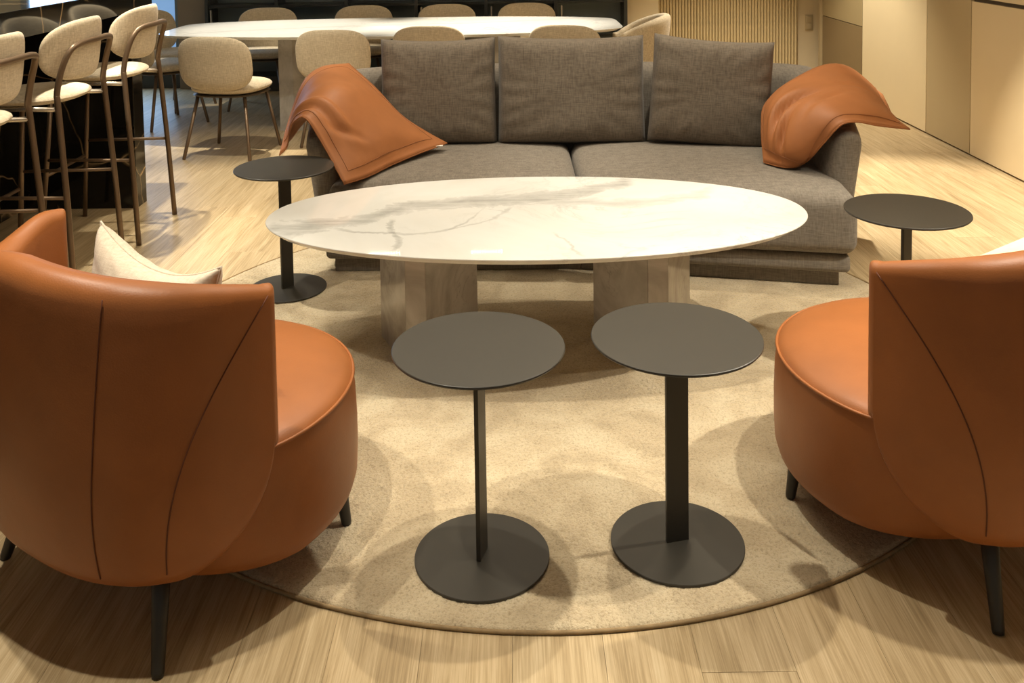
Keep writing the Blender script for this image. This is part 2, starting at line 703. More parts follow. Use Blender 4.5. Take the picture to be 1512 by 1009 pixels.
def pillow(mid, nrm, half, nu=28, nv=28, wr=None):
    """two-sided soft pillow: mid(u,v) point, nrm(u,v) normal, half(u,v) half thickness, u,v in 0..1"""
    V, F = [], []
    for side in (1, -1):
        b = len(V)
        for i in range(nu + 1):
            for j in range(nv + 1):
                u, v_ = i / nu, j / nv
                h = half(u, v_) + (wr(u, v_, side) if wr else 0)
                V.append(mid(u, v_) + nrm(u, v_) * side * h)
        for i in range(nu):
            for j in range(nv):
                a = b + i * (nv + 1) + j
                f = (a, a + nv + 1, a + nv + 2, a + 1)
                F.append(f if side == 1 else f[::-1])
    # close the rim
    off = (nu + 1) * (nv + 1)
    rim = [i * (nv + 1) for i in range(nu + 1)] + [nu * (nv + 1) + j for j in range(1, nv + 1)] + \
          [i * (nv + 1) + nv for i in range(nu - 1, -1, -1)] + [j for j in range(nv - 1, 0, -1)]
    for a, c in zip(rim, rim[1:] + rim[:1]):
        F.append((a, c, c + off, a + off)[::-1])
    return V, F, rim


# ------------------------------------------------------------------ the room
def struct(name, vf, mat, parent=None, smooth=False):
    o = mk(name, vf[0], vf[1], mat, parent, smooth)
    if parent is None:
        o['kind'] = 'structure'
    return o


YB = 9.15      # back wall
XR = 2.88      # face of the wardrobe wall
floor = struct('floor', box(-6.2, 3.6, -0.6, YB + 0.2, -0.06, -0.012), 'subfloor')
Minv = cam.matrix_world.inverted()


def px(p):
    q = Minv @ Vector(p)
    if q.z > -0.05:
        return None
    return (756 + FPX * q.x / -q.z, CY - FPX * q.y / -q.z)


PW, PL = 0.19, 1.75
pm = None
rng = random.Random(3)
ix = 0
x = -6.1
while x < XR - 0.005:
    y = -1.2 + rng.random() * PL
    while y < YB:
        vis = False
        for a in (0, 0.5, 1):
            for b in (0, 0.12, 0.25, 0.38, 0.5, 0.62, 0.75, 0.88, 1):
                q = px((x + a * PW, y + b * PL, 0))
                if q and -60 < q[0] < 1572 and -60 < q[1] < 1060 and -0.6 < y + b * PL < YB:
                    vis = True
        if vis:
            y0, y1 = y, min(y + PL, YB)
            w2, l2 = PW / 2 - 0.0003, (y1 - y0) / 2 - 0.0004
            if y1 - y0 < 0.05:
                y += PL
                continue
            xm = x + PW / 2
            full = abs(y1 - y0 - PL) < 1e-6 and xm + w2 < XR
            if full and pm is not None:
                o = bpy.data.objects.new('plank', pm)
                COL.objects.link(o)
                o.parent = floor
            else:
                we = min(w2, XR + 0.02 - xm)
                vf = prism([(-w2, -l2), (we, -l2), (we, l2), (-w2, l2)], -0.012, 0.0, 0.0004)
                o = mk('plank', vf[0], vf[1], 'oak', floor, False)
                if full:
                    pm = o.data
            o.location = (xm, (y0 + y1) / 2, rng.uniform(-0.0002, 0.0))
        y += PL
    x += PW

struct('ceiling', box(-6.2, 3.6, -0.6, YB + 0.2, CEIL, CEIL + 0.08), 'ceiling_paint')
struct('wall_right', box(XR + 0.62, XR + 0.72, -0.6, YB + 0.2, 0, CEIL), 'wall_paint')
wb = struct('wall_back', box(-6.2, 3.6, YB, YB + 0.12, 0, CEIL), 'wall_paint')

# window strip at the far left, lit by blue evening light
win = struct('window_1', box(-4.6, -3.20, YB - 0.03, YB - 0.002, 0.10, 2.4), 'window_light')
mk('window_frame', *join(box(-4.66, -4.6, YB - 0.06, YB - 0.002, 0.04, 2.46), box(-3.20, -3.14, YB - 0.06, YB - 0.002, 0.04, 2.46),
                         box(-4.6, -3.20, YB - 0.06, YB - 0.002, 0.04, 0.10), box(-4.6, -3.20, YB - 0.06, YB - 0.002, 2.40, 2.46)), 'cabinet_slate', win, False)
wl = bpy.data.lights.new('window_daylight', 'AREA')
wl.shape = 'RECTANGLE'
wl.size, wl.size_y = 1.3, 2.0
wl.energy = 22
wl.color = (0.42, 0.66, 1.0)
wo = bpy.data.objects.new('window_daylight', wl)
wo.location = (-3.9, YB - 0.10, 1.25)
wo.rotation_euler = (-PI / 2, 0, 0)
COL.objects.link(wo)

struct('baseboard_back', box(-6.0, -3.142, YB - 0.075, YB - 0.062, 0.0, 0.13), 'cabinet_black')
# grey pier left of the display cabinet, pale pier right of it
struct('trim_1', box(-3.14, -2.83, YB - 0.16, YB, 0, CEIL), 'grey_paint')
struct('trim_2', box(1.06, 1.37, YB - 0.16, YB, 0, CEIL), 'wall_paint')

# display cabinet along the back wall
dc = thing('display_cabinet', 'long dark display cabinet against the back wall behind the dining table', 'cabinet', (0, 0, 0))
cy0, cy1 = YB - 0.34, YB
CX0, CX1 = -2.83, 1.06
mk('cabinet_back', *box(CX0 + 0.002, CX1 - 0.002, cy1 - 0.03, cy1 - 0.004, 0.0, 2.49), 'cabinet_slate', dc, False)
mk('base', *box(CX0 + 0.002, CX1 - 0.002, cy0, cy1 - 0.03, 0.0, 0.14), 'cabinet_black', dc, False)
nb = 6
for i in range(nb + 1):
    xx = CX0 + 0.002 + (CX1 - CX0 - 0.034) * i / nb
    mk('upright', *box(xx, xx + 0.03, cy0, cy1 - 0.03, 0.14, 2.49), 'cabinet_black', dc, False)
for i in range(nb):
    xa = CX0 + 0.032 + (CX1 - CX0 - 0.034) * i / nb
    xb2 = CX0 + 0.002 + (CX1 - CX0 - 0.034) * (i + 1) / nb
    for z in (0.46, 0.775, 1.15, 1.6):
        mk('shelf', *box(xa, xb2, cy0 + 0.03, cy1 - 0.03, z, z + 0.025), 'cabinet_black', dc, False)
    dr = mk('door', *box(xa + 0.003, xb2 - 0.003, cy0 - 0.012, cy0 - 0.002, 0.15, 2.48), 'cabinet_glass', dc, False)
    mk('handle', *box(xa + 0.03, xa + 0.042, cy0 - 0.036, cy0 - 0.012, 0.50, 0.76), 'chrome_edge', dr, False)

# fluted timber cladding, its battens one by one
fl = thing('fluted_panel', 'fluted pale wood wall cladding with vertical battens behind the sofa', 'panel', (0, 0, 0))
mk('backing_board', *box(1.372, 2.70, YB - 0.05, YB - 0.002, 0, 2.48), 'slat_backing', fl, False)
sl0 = None
nsl = 46
for i in range(nsl):
    xs = 1.372 + (2.70 - 1.372) * (i + 0.5) / nsl
    w = 0.0115
    if sl0 is None:
        P = [(-w, 0.0), (-w, -0.016), (-w * 0.6, -0.024), (0, -0.027), (w * 0.6, -0.024), (w, -0.016), (w, 0.0)]
        vf = prism(P, 0.0, 2.48)
        o = mk('batten', vf[0], vf[1], 'slat_wood', fl, False)
        sl0 = o.data
    else:
        o = bpy.data.objects.new('batten', sl0)
        COL.objects.link(o)
        o.parent = fl
    o.location = (xs, YB - 0.05, 0)

sw = thing('light_switch', 'small cream double light switch on the narrow pale wall beside the fluted cladding', 'switch', (2.83, YB, 0.53))
mk('plate', *shift(rounded_box(0.075, 0.012, 0.15, 0.004, 2, (1, 1, 1)), (0, -0.007, 0)), 'switch_white', sw)
mk('rocker', *shift(rounded_box(0.05, 0.010, 0.055, 0.003, 2, (1, 1, 1)), (0, -0.016, 0.034)), 'switch_white', sw)
mk('rocker', *shift(rounded_box(0.05, 0.010, 0.055, 0.003, 2, (1, 1, 1)), (0, -0.016, -0.034)), 'switch_white', sw)


# tall wardrobe units along the right wall
def wardrobe(y0, y1, label, fronts):
    t = thing('tall_cabinet', label, 'cabinet', (XR, (y0 + y1) / 2, 0), 0, 'tall cabinets along the right wall')
    h = (y1 - y0) / 2
    mk('carcass', *box(0.022, 0.60, -h + 0.001, h - 0.001, 0.0, 2.49), 'joint_dark', t, False)
    for z0, z1, mat in fronts:
        mk('door', *shift(rounded_box(0.020, 2 * h - 0.010, z1 - z0 - 0.006, 0.0015, 1, (1, 1, 1)), (0.010, 0, (z0 + z1) / 2)), mat, t, False)
    return t


wardrobe(7.885, 8.90, 'farthest cabinet of the right wall, brown lower door under lighter putty door', [(0.008, 0.62, 'brown_lacquer'), (0.62, 2.48, 'putty_lacquer')])
wardrobe(6.655, 7.885, 'wide plain cream cabinet door between the brown doors and the taupe door', [(0.008, 2.48, 'cream_lacquer')])
wardrobe(6.01, 6.655, 'narrow taupe cabinet door on the right wall', [(0.008, 2.48, 'taupe_lacquer')])
wardrobe(4.55, 6.01, 'nearest glossy beige cabinet on the right wall at the picture edge', [(0.008, 0.985, 'gloss_lacquer'), (1.003, 2.48, 'gloss_lacquer')])
wardrobe(3.10, 4.55, 'glossy beige cabinet on the right wall outside the right picture edge', [(0.008, 0.985, 'gloss_lacquer'), (1.003, 2.48, 'gloss_lacquer')])
struct('trim_3', box(XR - 0.02, XR + 0.60, 8.902, 8.95, 0, CEIL), 'taupe_lacquer')

# ceiling light fittings that the polished table tops mirror
for i, xx in enumerate((-1.213, -0.263)):
    t = thing('linear_downlight', ['linear ceiling downlight of small square cells, the left one mirrored in the coffee table',
                                   'linear ceiling downlight of small square cells, the right one mirrored in the coffee table'][i], 'ceiling light', (xx, 8.775, CEIL), 0, 'linear ceiling downlights')
    mk('housing', *box(-0.17, 0.17, -0.015, 0.015, -0.02, -0.001), 'cabinet_black', t, False)
    for k in range(12):
        mk('cell', *box(-0.150 + k * 0.025, -0.140 + k * 0.025, -0.005, 0.005, -0.024, -0.020), 'led', t, False)

# ------------------------------------------------------------------ rugs
RX, RY, RR = 0.075, 3.40, 1.455
rug = thing('round_rug', 'large round beige pile rug under the coffee table and the front of the sofa', 'rug', (RX, RY, 0))
V, F = [], []
NR = 540
RP = RR - 0.003
for i in range(NR + 1):
    for j in range(NR + 1):
        a, b = 2 * i / NR - 1, 2 * j / NR - 1
        if a == 0 and b == 0:
            r_, th_ = 0.0, 0.0
        elif abs(a) > abs(b):
            r_, th_ = a, PI / 4 * b / a
        else:
            r_, th_ = b, PI / 2 - PI / 4 * a / b
        edge = max(abs(a), abs(b))
        d_ = (1 - edge) * RP
        z = 0.0125 * math.sqrt(max(0, 1 - max(0, 1 - d_ / 0.022) ** 2))
        jx = jy = 0.0
        if edge < 0.999:
            z += rng.uniform(-0.0038, 0.0) * min(1, d_ / 0.015)
            jx, jy = rng.uniform(-.002, .002), rng.uniform(-.002, .002)
        V.append((r_ * RP * math.cos(th_) + jx, r_ * RP * math.sin(th_) + jy, max(z, 0.0006)))
for i in range(NR):
    for j in range(NR):
        a = i * (NR + 1) + j
        F.append((a, a + NR + 1, a + NR + 2, a + 1))
o = mk('pile', V, F, 'rug_pile', rug, True)
o['kind'] = 'stuff'
mk('edge_binding', *tube([(RR * math.cos(2 * PI * k / 160), RR * math.sin(2 * PI * k / 160), 0.0045) for k in range(160)], 0.0045, 8, True), 'binding', rug)
mk('rug_backing', *lathe([(RR - 0.01, 0.0003), (RR - 0.008, 0.0012)], 120), 'binding', rug)

t = thing('cream_mat', 'cream white mat on the oak floor behind the right leather armchair', 'rug', (0, 0, 0))
mk('mat_body', *prism([(2.05, 3.55), (2.75, 4.05), (2.45, 4.46), (1.75, 3.95)], 0.0005, 0.012, 0.004), 'cream_rug', t, False)

# ------------------------------------------------------------------ coffee table
ct = thing('coffee_table', 'oval white marble coffee table with two faceted marble pedestals in the middle of the rug', 'table', (TX, TY, 0))


def marble_top(name, a, b, e, z0, z1, mat, parent, boat=0.0):
    n = 160
    f0 = sup(a, b, e)

    def f(t):
        x, y = f0(t)
        return x, y * (1 - boat * (x / a) ** 2)
    prof = [(0.970, z0), (0.976, z0), (0.998, z1 - 0.005), (1.0, z1 - 0.002), (0.9985, z1)]
    V, F = [], []
    for s, z in prof:
        for k in range(n):
            x, y = f(2 * PI * k / n)
            V.append((x * s, y * s, z))
    for r in range(len(prof) - 1):
        for k in range(n):
            j = (k + 1) % n
            F.append((r * n + k, r * n + j, r * n + n + j, r * n + n + k))
    F.append(tuple(range(n - 1, -1, -1)))
    F.append(tuple(range((len(prof) - 1) * n, len(prof) * n)))
    return mk(name, V, F, mat, parent, False)


marble_top('tabletop', 0.957, 0.488, 2.06, TZ - 0.018, TZ, 'calacatta_top', ct)


def pedestal(parent, x, y, L, c, h, mat, rz, z0=0.0):
    """truncated triangular pedestal of six marble slabs, mitred edges left as thin pale lines"""
    side = L + 2 * c
    R_ = side / math.sqrt(3)
    tri = [Vector((R_ * math.cos(a), R_ * math.sin(a))) for a in (-PI / 2, PI / 6, 5 * PI / 6)]
    pts = []
    for i in range(3):
        p, nx_, pv = tri[i], tri[(i + 1) % 3], tri[i - 1]
        pts.append(p + (pv - p).normalized() * c)
        pts.append(p + (nx_ - p).normalized() * c)
    ro = Matrix.Rotation(rz, 2)
    pts = [ro @ p for p in pts]
    core = mk('leg', *prism([(p.x * 0.985, p.y * 0.985) for p in pts], z0, h), 'chrome_edge', parent, False, (x, y, 0))
    for i in range(6):
        a, b = pts[i], pts[(i + 1) % 6]
        d = (b - a).normalized()
        nrm = Vector((d.y, -d.x))
        a2, b2 = a + d * 0.0015, b - d * 0.0015
        vf = prism([tuple(a2 - nrm * 0.008), tuple(a2), tuple(b2), tuple(b2 - nrm * 0.008)][::-1], z0, h)
        vf = (vf[0], [f[::-1] for f in vf[1]])
        mk('panel', vf[0], vf[1], mat, core, False)
    return core


pedestal(ct, -0.397, -0.03, 0.285, 0.07, TZ - 0.018, 'calacatta_base', math.radians(-5), 0.0115)
pedestal(ct, 0.385, -0.03, 0.285, 0.07, TZ - 0.018, 'calacatta_base', math.radians(5), 0.0115)


# ------------------------------------------------------------------ black side tables
def side_table(x, y, rz, label, z=0.0115):
    t = thing('side_table', label, 'side table', (x, y, z), rz, 'round black metal side tables')
    H = 0.5225 - z
    mk('tabletop', *lathe([(0.190, H - 0.008), (0.199, H - 0.0075), (0.202, H - 0.004), (0.2015, H - 0.001), (0.200, H)], 96), 'black_steel', t, False)
    mk('column', *shift(rounded_box(0.056, 0.0108, H - 0.012, 0.0012, 1, (1, 1, 1)), (0, 0, (H - 0.008 + 0.006) / 2)), 'black_steel', t, False)
    mk('base', *lathe([(0.157, 0.0), (0.159, 0.001), (0.159, 0.0055), (0.158, 0.0065)], 96), 'black_steel', t, False)
    return t


side_table(-0.0905, 2.1843, math.radians(74), 'front left black side table, its flat column seen edge on')
side_table(0.3774, 2.2253, math.radians(13), 'front right black side table, its flat column seen broadside')
side_table(1.3182, 3.1849, math.radians(40), 'black side table behind the right armchair, at the right end of the sofa')
side_table(-0.9469, 3.8969, math.radians(48), 'black side table by the left sofa arm, behind the left armchair')


# ------------------------------------------------------------------ leather tub armchairs
def armchair(loc, rz, label, dip=0.0, mir=1):
    t = thing('tub_armchair', label, 'armchair', loc, rz, 'cognac leather tub armchairs')
    a, b, e, v0 = 0.410, 0.352, 2.5, -0.063
    raw = []
    for k in range(241):
        ph = -PI * k / 240
        c, s = math.cos(ph), math.sin(ph)
        raw.append(Vector((a * math.copysign(abs(c) ** (2 / e), c), b * math.copysign(abs(s) ** (2 / e), s) + v0)))
    raw[0] = Vector((a, v0))
    raw[-1] = Vector((-a, v0))
    acc = [0.0]
    for p, q in zip(raw, raw[1:]):
        acc.append(acc[-1] + (q - p).length)
    L = acc[-1]

    def at(s):
        s = max(0, min(L, s))
        for i in range(len(acc) - 1):
            if acc[i + 1] >= s:
                w = (s - acc[i]) / max(1e-9, acc[i + 1] - acc[i])
                return raw[i].lerp(raw[i + 1], w)
        return raw[-1]

    def frame(s):
        T = (at(min(L, s + 0.004)) - at(max(0, s - 0.004))).normalized()
        return at(s), Vector((-T.y, T.x)) * 1.0, T
    R = 0.235
    ZT, ZB = 0.772, 0.152

    def zlim(s):
        d = min(s, L - s)
        zb = ZB + (0.225 * (1 - math.sqrt(max(0, 1 - (1 - d / R) ** 2))) if d < R else 0)
        zt = 0.742 + 0.100 * (1 - math.exp(-d / 0.30)) + (0.050 * math.exp(-(d / 0.10) ** 2) * (dip > 0) - dip * math.exp(-((d - 0.26) / 0.17) ** 2) if s > L / 2 else 0)
        return zb, zt

    def off(z):
        k = max(0, (0.42 - z) / 0.28)
        return -0.048 * k ** 2
    sl = []
    N = 90
    for i in range(N + 1):
        s = L * (0.5 - 0.5 * math.cos(PI * i / N))
        P, nn, T = frame(s)
        if nn.dot(P) < 0:
            nn = -nn
        zb, zt = zlim(s)
        d = min(s, L - s)
        th = 0.052 + 0.038 * min(1, d / 0.25)
        sl.append((P, nn, T, zb, zt, th))
    sh = mk('back_shell', *shell(sl, off, 18, 6, 6), 'cognac_leather', t)

    def outer(s, z, e_=0.0006):
        P, nn, T = frame(s)
        if nn.dot(P) < 0:
            nn = -nn
        q = P + nn * (off(z) + e_)
        return Vector((q.x, q.y, z))
    sv = next(s for s in [L * i / 400 for i in range(400)] if at(s).y < -0.3 and at(s).x < 0.225)
    sb = next(s for s in [L * i / 400 for i in range(400)] if at(s).y < -0.25 and at(s).x < 0.345)
    for flip in (False, True):
        g = (lambda s: L - s) if flip else (lambda s: s)
        mk('seam', *tube([outer(g(sv - 0.05 * (k / 24) ** 1.5), 0.195 + (0.785 - 0.195) * k / 24) for k in range(25)], 0.0016, 6), 'seam_thread', sh)
        pts = []
        for k in range(31):
            w = k / 30
            z = 0.20 + 0.525 * w
            pts.append(outer(g(0.006 + (sb - 0.006) * (1 - w ** 2.3)), z))
        mk('seam', *tube(pts, 0.0016, 6), 'seam_thread', sh)
    # seat drum
    prof = [(0.35, 0.090), (0.390, 0.093), (0.407, 0.104), (0.415, 0.130), (0.418, 0.19), (0.418, 0.26), (0.415, 0.33), (0.409, 0.372)]
    top = [(0.409, 0.372), (0.402, 0.381), (0.385, 0.392), (0.34, 0.405), (0.26, 0.417), (0.15, 0.424), (0.05, 0.426)]

    def plan(r, z):
        out = []
        for k in range(96):
            an = 2 * PI * k / 96
            y = math.sin(an)
            x = math.cos(an)
            wx = 0.955 if True else 1
            if y < 0:
                out.append((r * x * wx, r * y * (0.84 if z > 0.2 else 0.72 + 1.2 * (z - 0.1)) + 0.025, z + (0.03 * -y if z < 0.2 else 0)))
            else:
                out.append((r * x * wx, r * y * 1.03 + 0.025, z))
        return out

    def rings(pr):
        V, F = [], []
        for r, z in pr:
            V += plan(r, z)
        for i in range(len(pr) - 1):
            for k in range(96):
                F.append((i * 96 + k, i * 96 + (k + 1) % 96, (i + 1) * 96 + (k + 1) % 96, (i + 1) * 96 + k))
        return V, F
    V, F = rings(prof)
    F.append(tuple(range(95, -1, -1)))
    sb_ = mk('seat_base', V, F, 'cognac_leather', t)
    for sx in (1, -1):
        mk('seam', *tube([(sx * 0.352, 0.110 + 0.02 * 0, 0.17 + 0.0 * k) if False else (sx * (0.30 + 0.055 * math.sin(min(1, k / 8) * PI / 2)), 0.215, 0.118 + 0.02 * k) for k in range(5)], 0.0015, 6), 'seam_thread', sb_)
    V, F = rings(top)
    F.append(tuple(range((len(top) - 1) * 96, len(top) * 96)))
    st_ = mk('seat_cushion', V, F, 'cognac_leather', t)
    mk('piping', *tube(plan(0.4105, 0.3735), 0.0042, 8, True), 'cognac_leather', st_)
    # legs
    for (fx, fy, fz) in ((0.318, -0.305, 0.0), (-0.311, -0.270, 0.0), (0.307, 0.255, 0.0115), (-0.307, 0.255, 0.0115)):
        fx *= mir
        top_ = Vector((fx * 0.82, fy * 0.80, 0.20)) if fy < 0 else Vector((fx * 0.95, fy * 0.92, 0.20))
        bot = Vector((fx, fy, fz))
        lg = mk('leg', *tube([bot, bot.lerp(top_, 0.04), bot.lerp(top_, 0.5), top_], [0.0115, 0.013, 0.0165, 0.0205], 14), 'dark_leg', t)
        k0 = bot.lerp(top_, 0.55)
        k1 = Vector((fx * 0.55, fy * 0.55, 0.19))
        mk('brace', *tube([k0, k1], 0.007, 8), 'dark_leg', lg)
    return t


armchair((-0.83, 2.275, 0), math.radians(-33.5), 'left cognac leather tub armchair, holding the small white cushion', 0.05)
armchair((1.097, 2.358, 0), math.radians(33.5), 'right cognac leather tub armchair, cut by the right picture edge', 0.0, -1)


def fbm(x, y, z=0.0, s=1.0):
    return noise.noise(Vector((x * s, y * s, z * s)))


# white cushion in the left armchair
def soft_pillow(name, label, cat, mat, loc, rot, w, h, th, group=None, ears=0.05, sag=0.0, part='cover', seed=0.0, flat=0.42, wrk=0.004, pw=3.2, pipe=True):
    t = thing(name, label, cat, loc, 0, group)
    t.rotation_euler = rot

    def mid(u, v_):
        x, z = 2 * u - 1, 2 * v_ - 1
        X = x * w / 2 * (1 - ears * (1 - z * z) * abs(x))
        Z = z * h / 2 * (1 - ears * (1 - x * x) * abs(z))
        Z -= sag * (1 - x * x) * max(0, z)
        return Vector((X, 0, Z))

    def half(u, v_):
        x, z = abs(2 * u - 1), abs(2 * v_ - 1)
        k = max(0.0, (1 - x ** pw) * (1 - z ** pw)) ** flat
        return th / 2 * k + 0.002

    def wr(u, v_, s):
        x, z = 2 * u - 1, 2 * v_ - 1
        edge = max(abs(x), abs(z)) ** 3 * (1 - max(abs(x), abs(z)) ** 8)
        a = math.atan2(z, x)
        return wrk * edge * math.sin(a * 17 + 3 * fbm(x, z, seed + s, 2.0)) + 0.010 * fbm(x + seed, z, s * 3.0, 1.6) * (1 - max(abs(x), abs(z)) ** 4)
    V, F, rim = pillow(mid, lambda u, v_: Vector((0, -1, 0)), half, 40, 40, wr)
    c = mk(part, V, F, mat, t)
    R_ = [(Vector(V[i]) + Vector(V[i + 41 * 41])) / 2 for i in rim]
    if pipe:
        mk('piping', *tube(R_, 0.0032, 6, True), mat, c)
    return t


# local frame of the left chair: s=(.834,-.552), f=(.552,.834)
soft_pillow('scatter_cushion', 'small white cushion standing in the left leather armchair', 'cushion', 'ivory_linen',
            (-0.905, 2.325, 0.55), (math.radians(-6), math.radians(4), math.radians(-33.5)), 0.47, 0.36, 0.13, None, 0.10, 0.05, 'cover', 2.0)

# ------------------------------------------------------------------ sofa
sofa = thing('sofa', 'long taupe fabric sofa with low wrap-around back behind the coffee table', 'sofa', (0.28, 4.4, 0))
SO = Vector((0.28, 4.4, 0))


def quad_map(c00, c10, c11, c01, bow=0.0):
    def f(u, v_):
        p = Vector(c00) * (1 - u) * (1 - v_) + Vector(c10) * u * (1 - v_) + Vector(c11) * u * v_ + Vector(c01) * (1 - u) * v_
        return p
    return f


def slab(name, corners, z0, z1, r, mat, parent, puff=0.0, cells=(16, 14, 4), seed=0.0):
    w, d, h = 1.0, 0.9, z1 - z0
    qm = quad_map(*corners)

    def fn(p, nrm, uvw):
        lx = (Vector(corners[1]) - Vector(corners[0])).length
        ly = (Vector(corners[3]) - Vector(corners[0])).length
        # p is in a box of the true size lx * ly * h
        u = p.x / lx + 0.5
        v_ = p.y / ly + 0.5
        q = qm(u, v_)
        k = max(0, (1 - abs(2 * u - 1) ** 4)) * max(0, (1 - abs(2 * v_ - 1) ** 4))
        z = p.z + (z0 + z1) / 2
        if p.z > 0:
            z += puff * k * (2 * p.z / h)
            z += 0.006 * fbm(q[0], q[1], seed, 3.5) * k
        return Vector((q[0] - SO.x, q[1] - SO.y, z))
    lx = (Vector(corners[1]) - Vector(corners[0])).length
    ly = (Vector(corners[3]) - Vector(corners[0])).length
    return mk(name, *rounded_box(lx, ly, h, r, 5, cells, fn), mat, parent)


slab('seat_cushion', [(-0.805, 4.055), (0.278, 3.985), (0.276, 4.86), (-0.84, 4.86)], 0.150, 0.398, 0.055, 'taupe_weave', sofa, 0.028, seed=1)
slab('seat_cushion', [(0.284, 3.985), (1.375, 3.765), (1.47, 4.70), (0.282, 4.86)], 0.150, 0.398, 0.055, 'taupe_weave', sofa, 0.028, seed=5)
slab('seat_frame', [(-0.82, 4.06), (0.28, 4.03), (0.28, 4.90), (-0.84, 4.90)], 0.072, 0.148, 0.022, 'taupe_weave', sofa, 0, (8, 6, 1))
slab('seat_frame', [(0.28, 4.03), (1.352, 3.80), (1.45, 4.75), (0.28, 4.90)], 0.072, 0.148, 0.022, 'taupe_weave', sofa, 0, (8, 6, 1))
slab('plinth', [(-0.785, 4.09), (0.28, 4.075), (0.28, 4.90), (-0.80, 4.90)], 0.010, 0.075, 0.006, 'taupe_weave', sofa, 0, (4, 4, 1))
slab('plinth', [(0.28, 4.075), (1.318, 3.845), (1.42, 4.75), (0.28, 4.90)], 0.010, 0.075, 0.006, 'taupe_weave', sofa, 0, (4, 4, 1))

# wrap-around back and arms: outer line of the wall at floor level, world coordinates, right arm to left arm
pth = catmull([(1.43, 4.06), (1.475, 4.35), (1.50, 4.62), (1.44, 4.84), (1.22, 4.965), (0.75, 5.03), (0.28, 5.06), (-0.30, 5.05), (-0.62, 5.01), (-0.82, 4.90), (-0.885, 4.68), (-0.885, 4.45), (-0.862, 4.17)], 8)
pth = [Vector((p[0] - SO.x, p[1] - SO.y)) for p in [(q.x, q.y) for q in [Vector((a[0], a[1], 0)) if len(a) == 2 else a for a in pth]]] if False else [Vector((p[0] - SO.x, p[1] - SO.y)) for p in pth]
sl = []
tot = sum((q - p).length for p, q in zip(pth, pth[1:]))
acc = 0
for i, P in enumerate(pth):
    if i:
        acc += (P - pth[i - 1]).length
    T = (pth[min(i + 1, len(pth) - 1)] - pth[max(i - 1, 0)]).normalized()
    N_ = Vector((T.y, -T.x))
    if N_.dot(P - Vector((0, 0.0))) < 0:
        N_ = -N_
    d = min(acc, tot - acc)
    zt = 0.605 + 0.165 * min(1, d / 0.75) ** 0.8
    sl.append((P, N_, T, 0.075, zt, 0.15 if d > 0.1 else 0.125 + 0.25 * d))
mk('back_and_arms', *shell(sl, lambda z: 0.13 * max(0, z - 0.15), 14, 7, 5), 'taupe_weave', sofa)

for lab, x, y, z, w, h, ry, rz in (
        ('left taupe back cushion, beside the left orange pillow', -0.377, 4.80, 0.672, 0.575, 0.535, 0.0, 2),
        ('middle and widest taupe back cushion on the sofa', 0.290, 4.80, 0.672, 0.735, 0.54, 0.5, 0),
        ('right taupe back cushion, tilted, beside the right orange pillow', 0.972, 4.70, 0.668, 0.585, 0.53, 4.5, -7)):
    soft_pillow('back_cushion', lab, 'cushion', 'cushion_weave', (x, y, z), (math.radians(-9), math.radians(ry), math.radians(rz)), w, h, 0.21,
                'taupe back cushions on the sofa', 0.012, 0.014, 'cover', x * 5, 0.36, 0.006, 7.0, False)


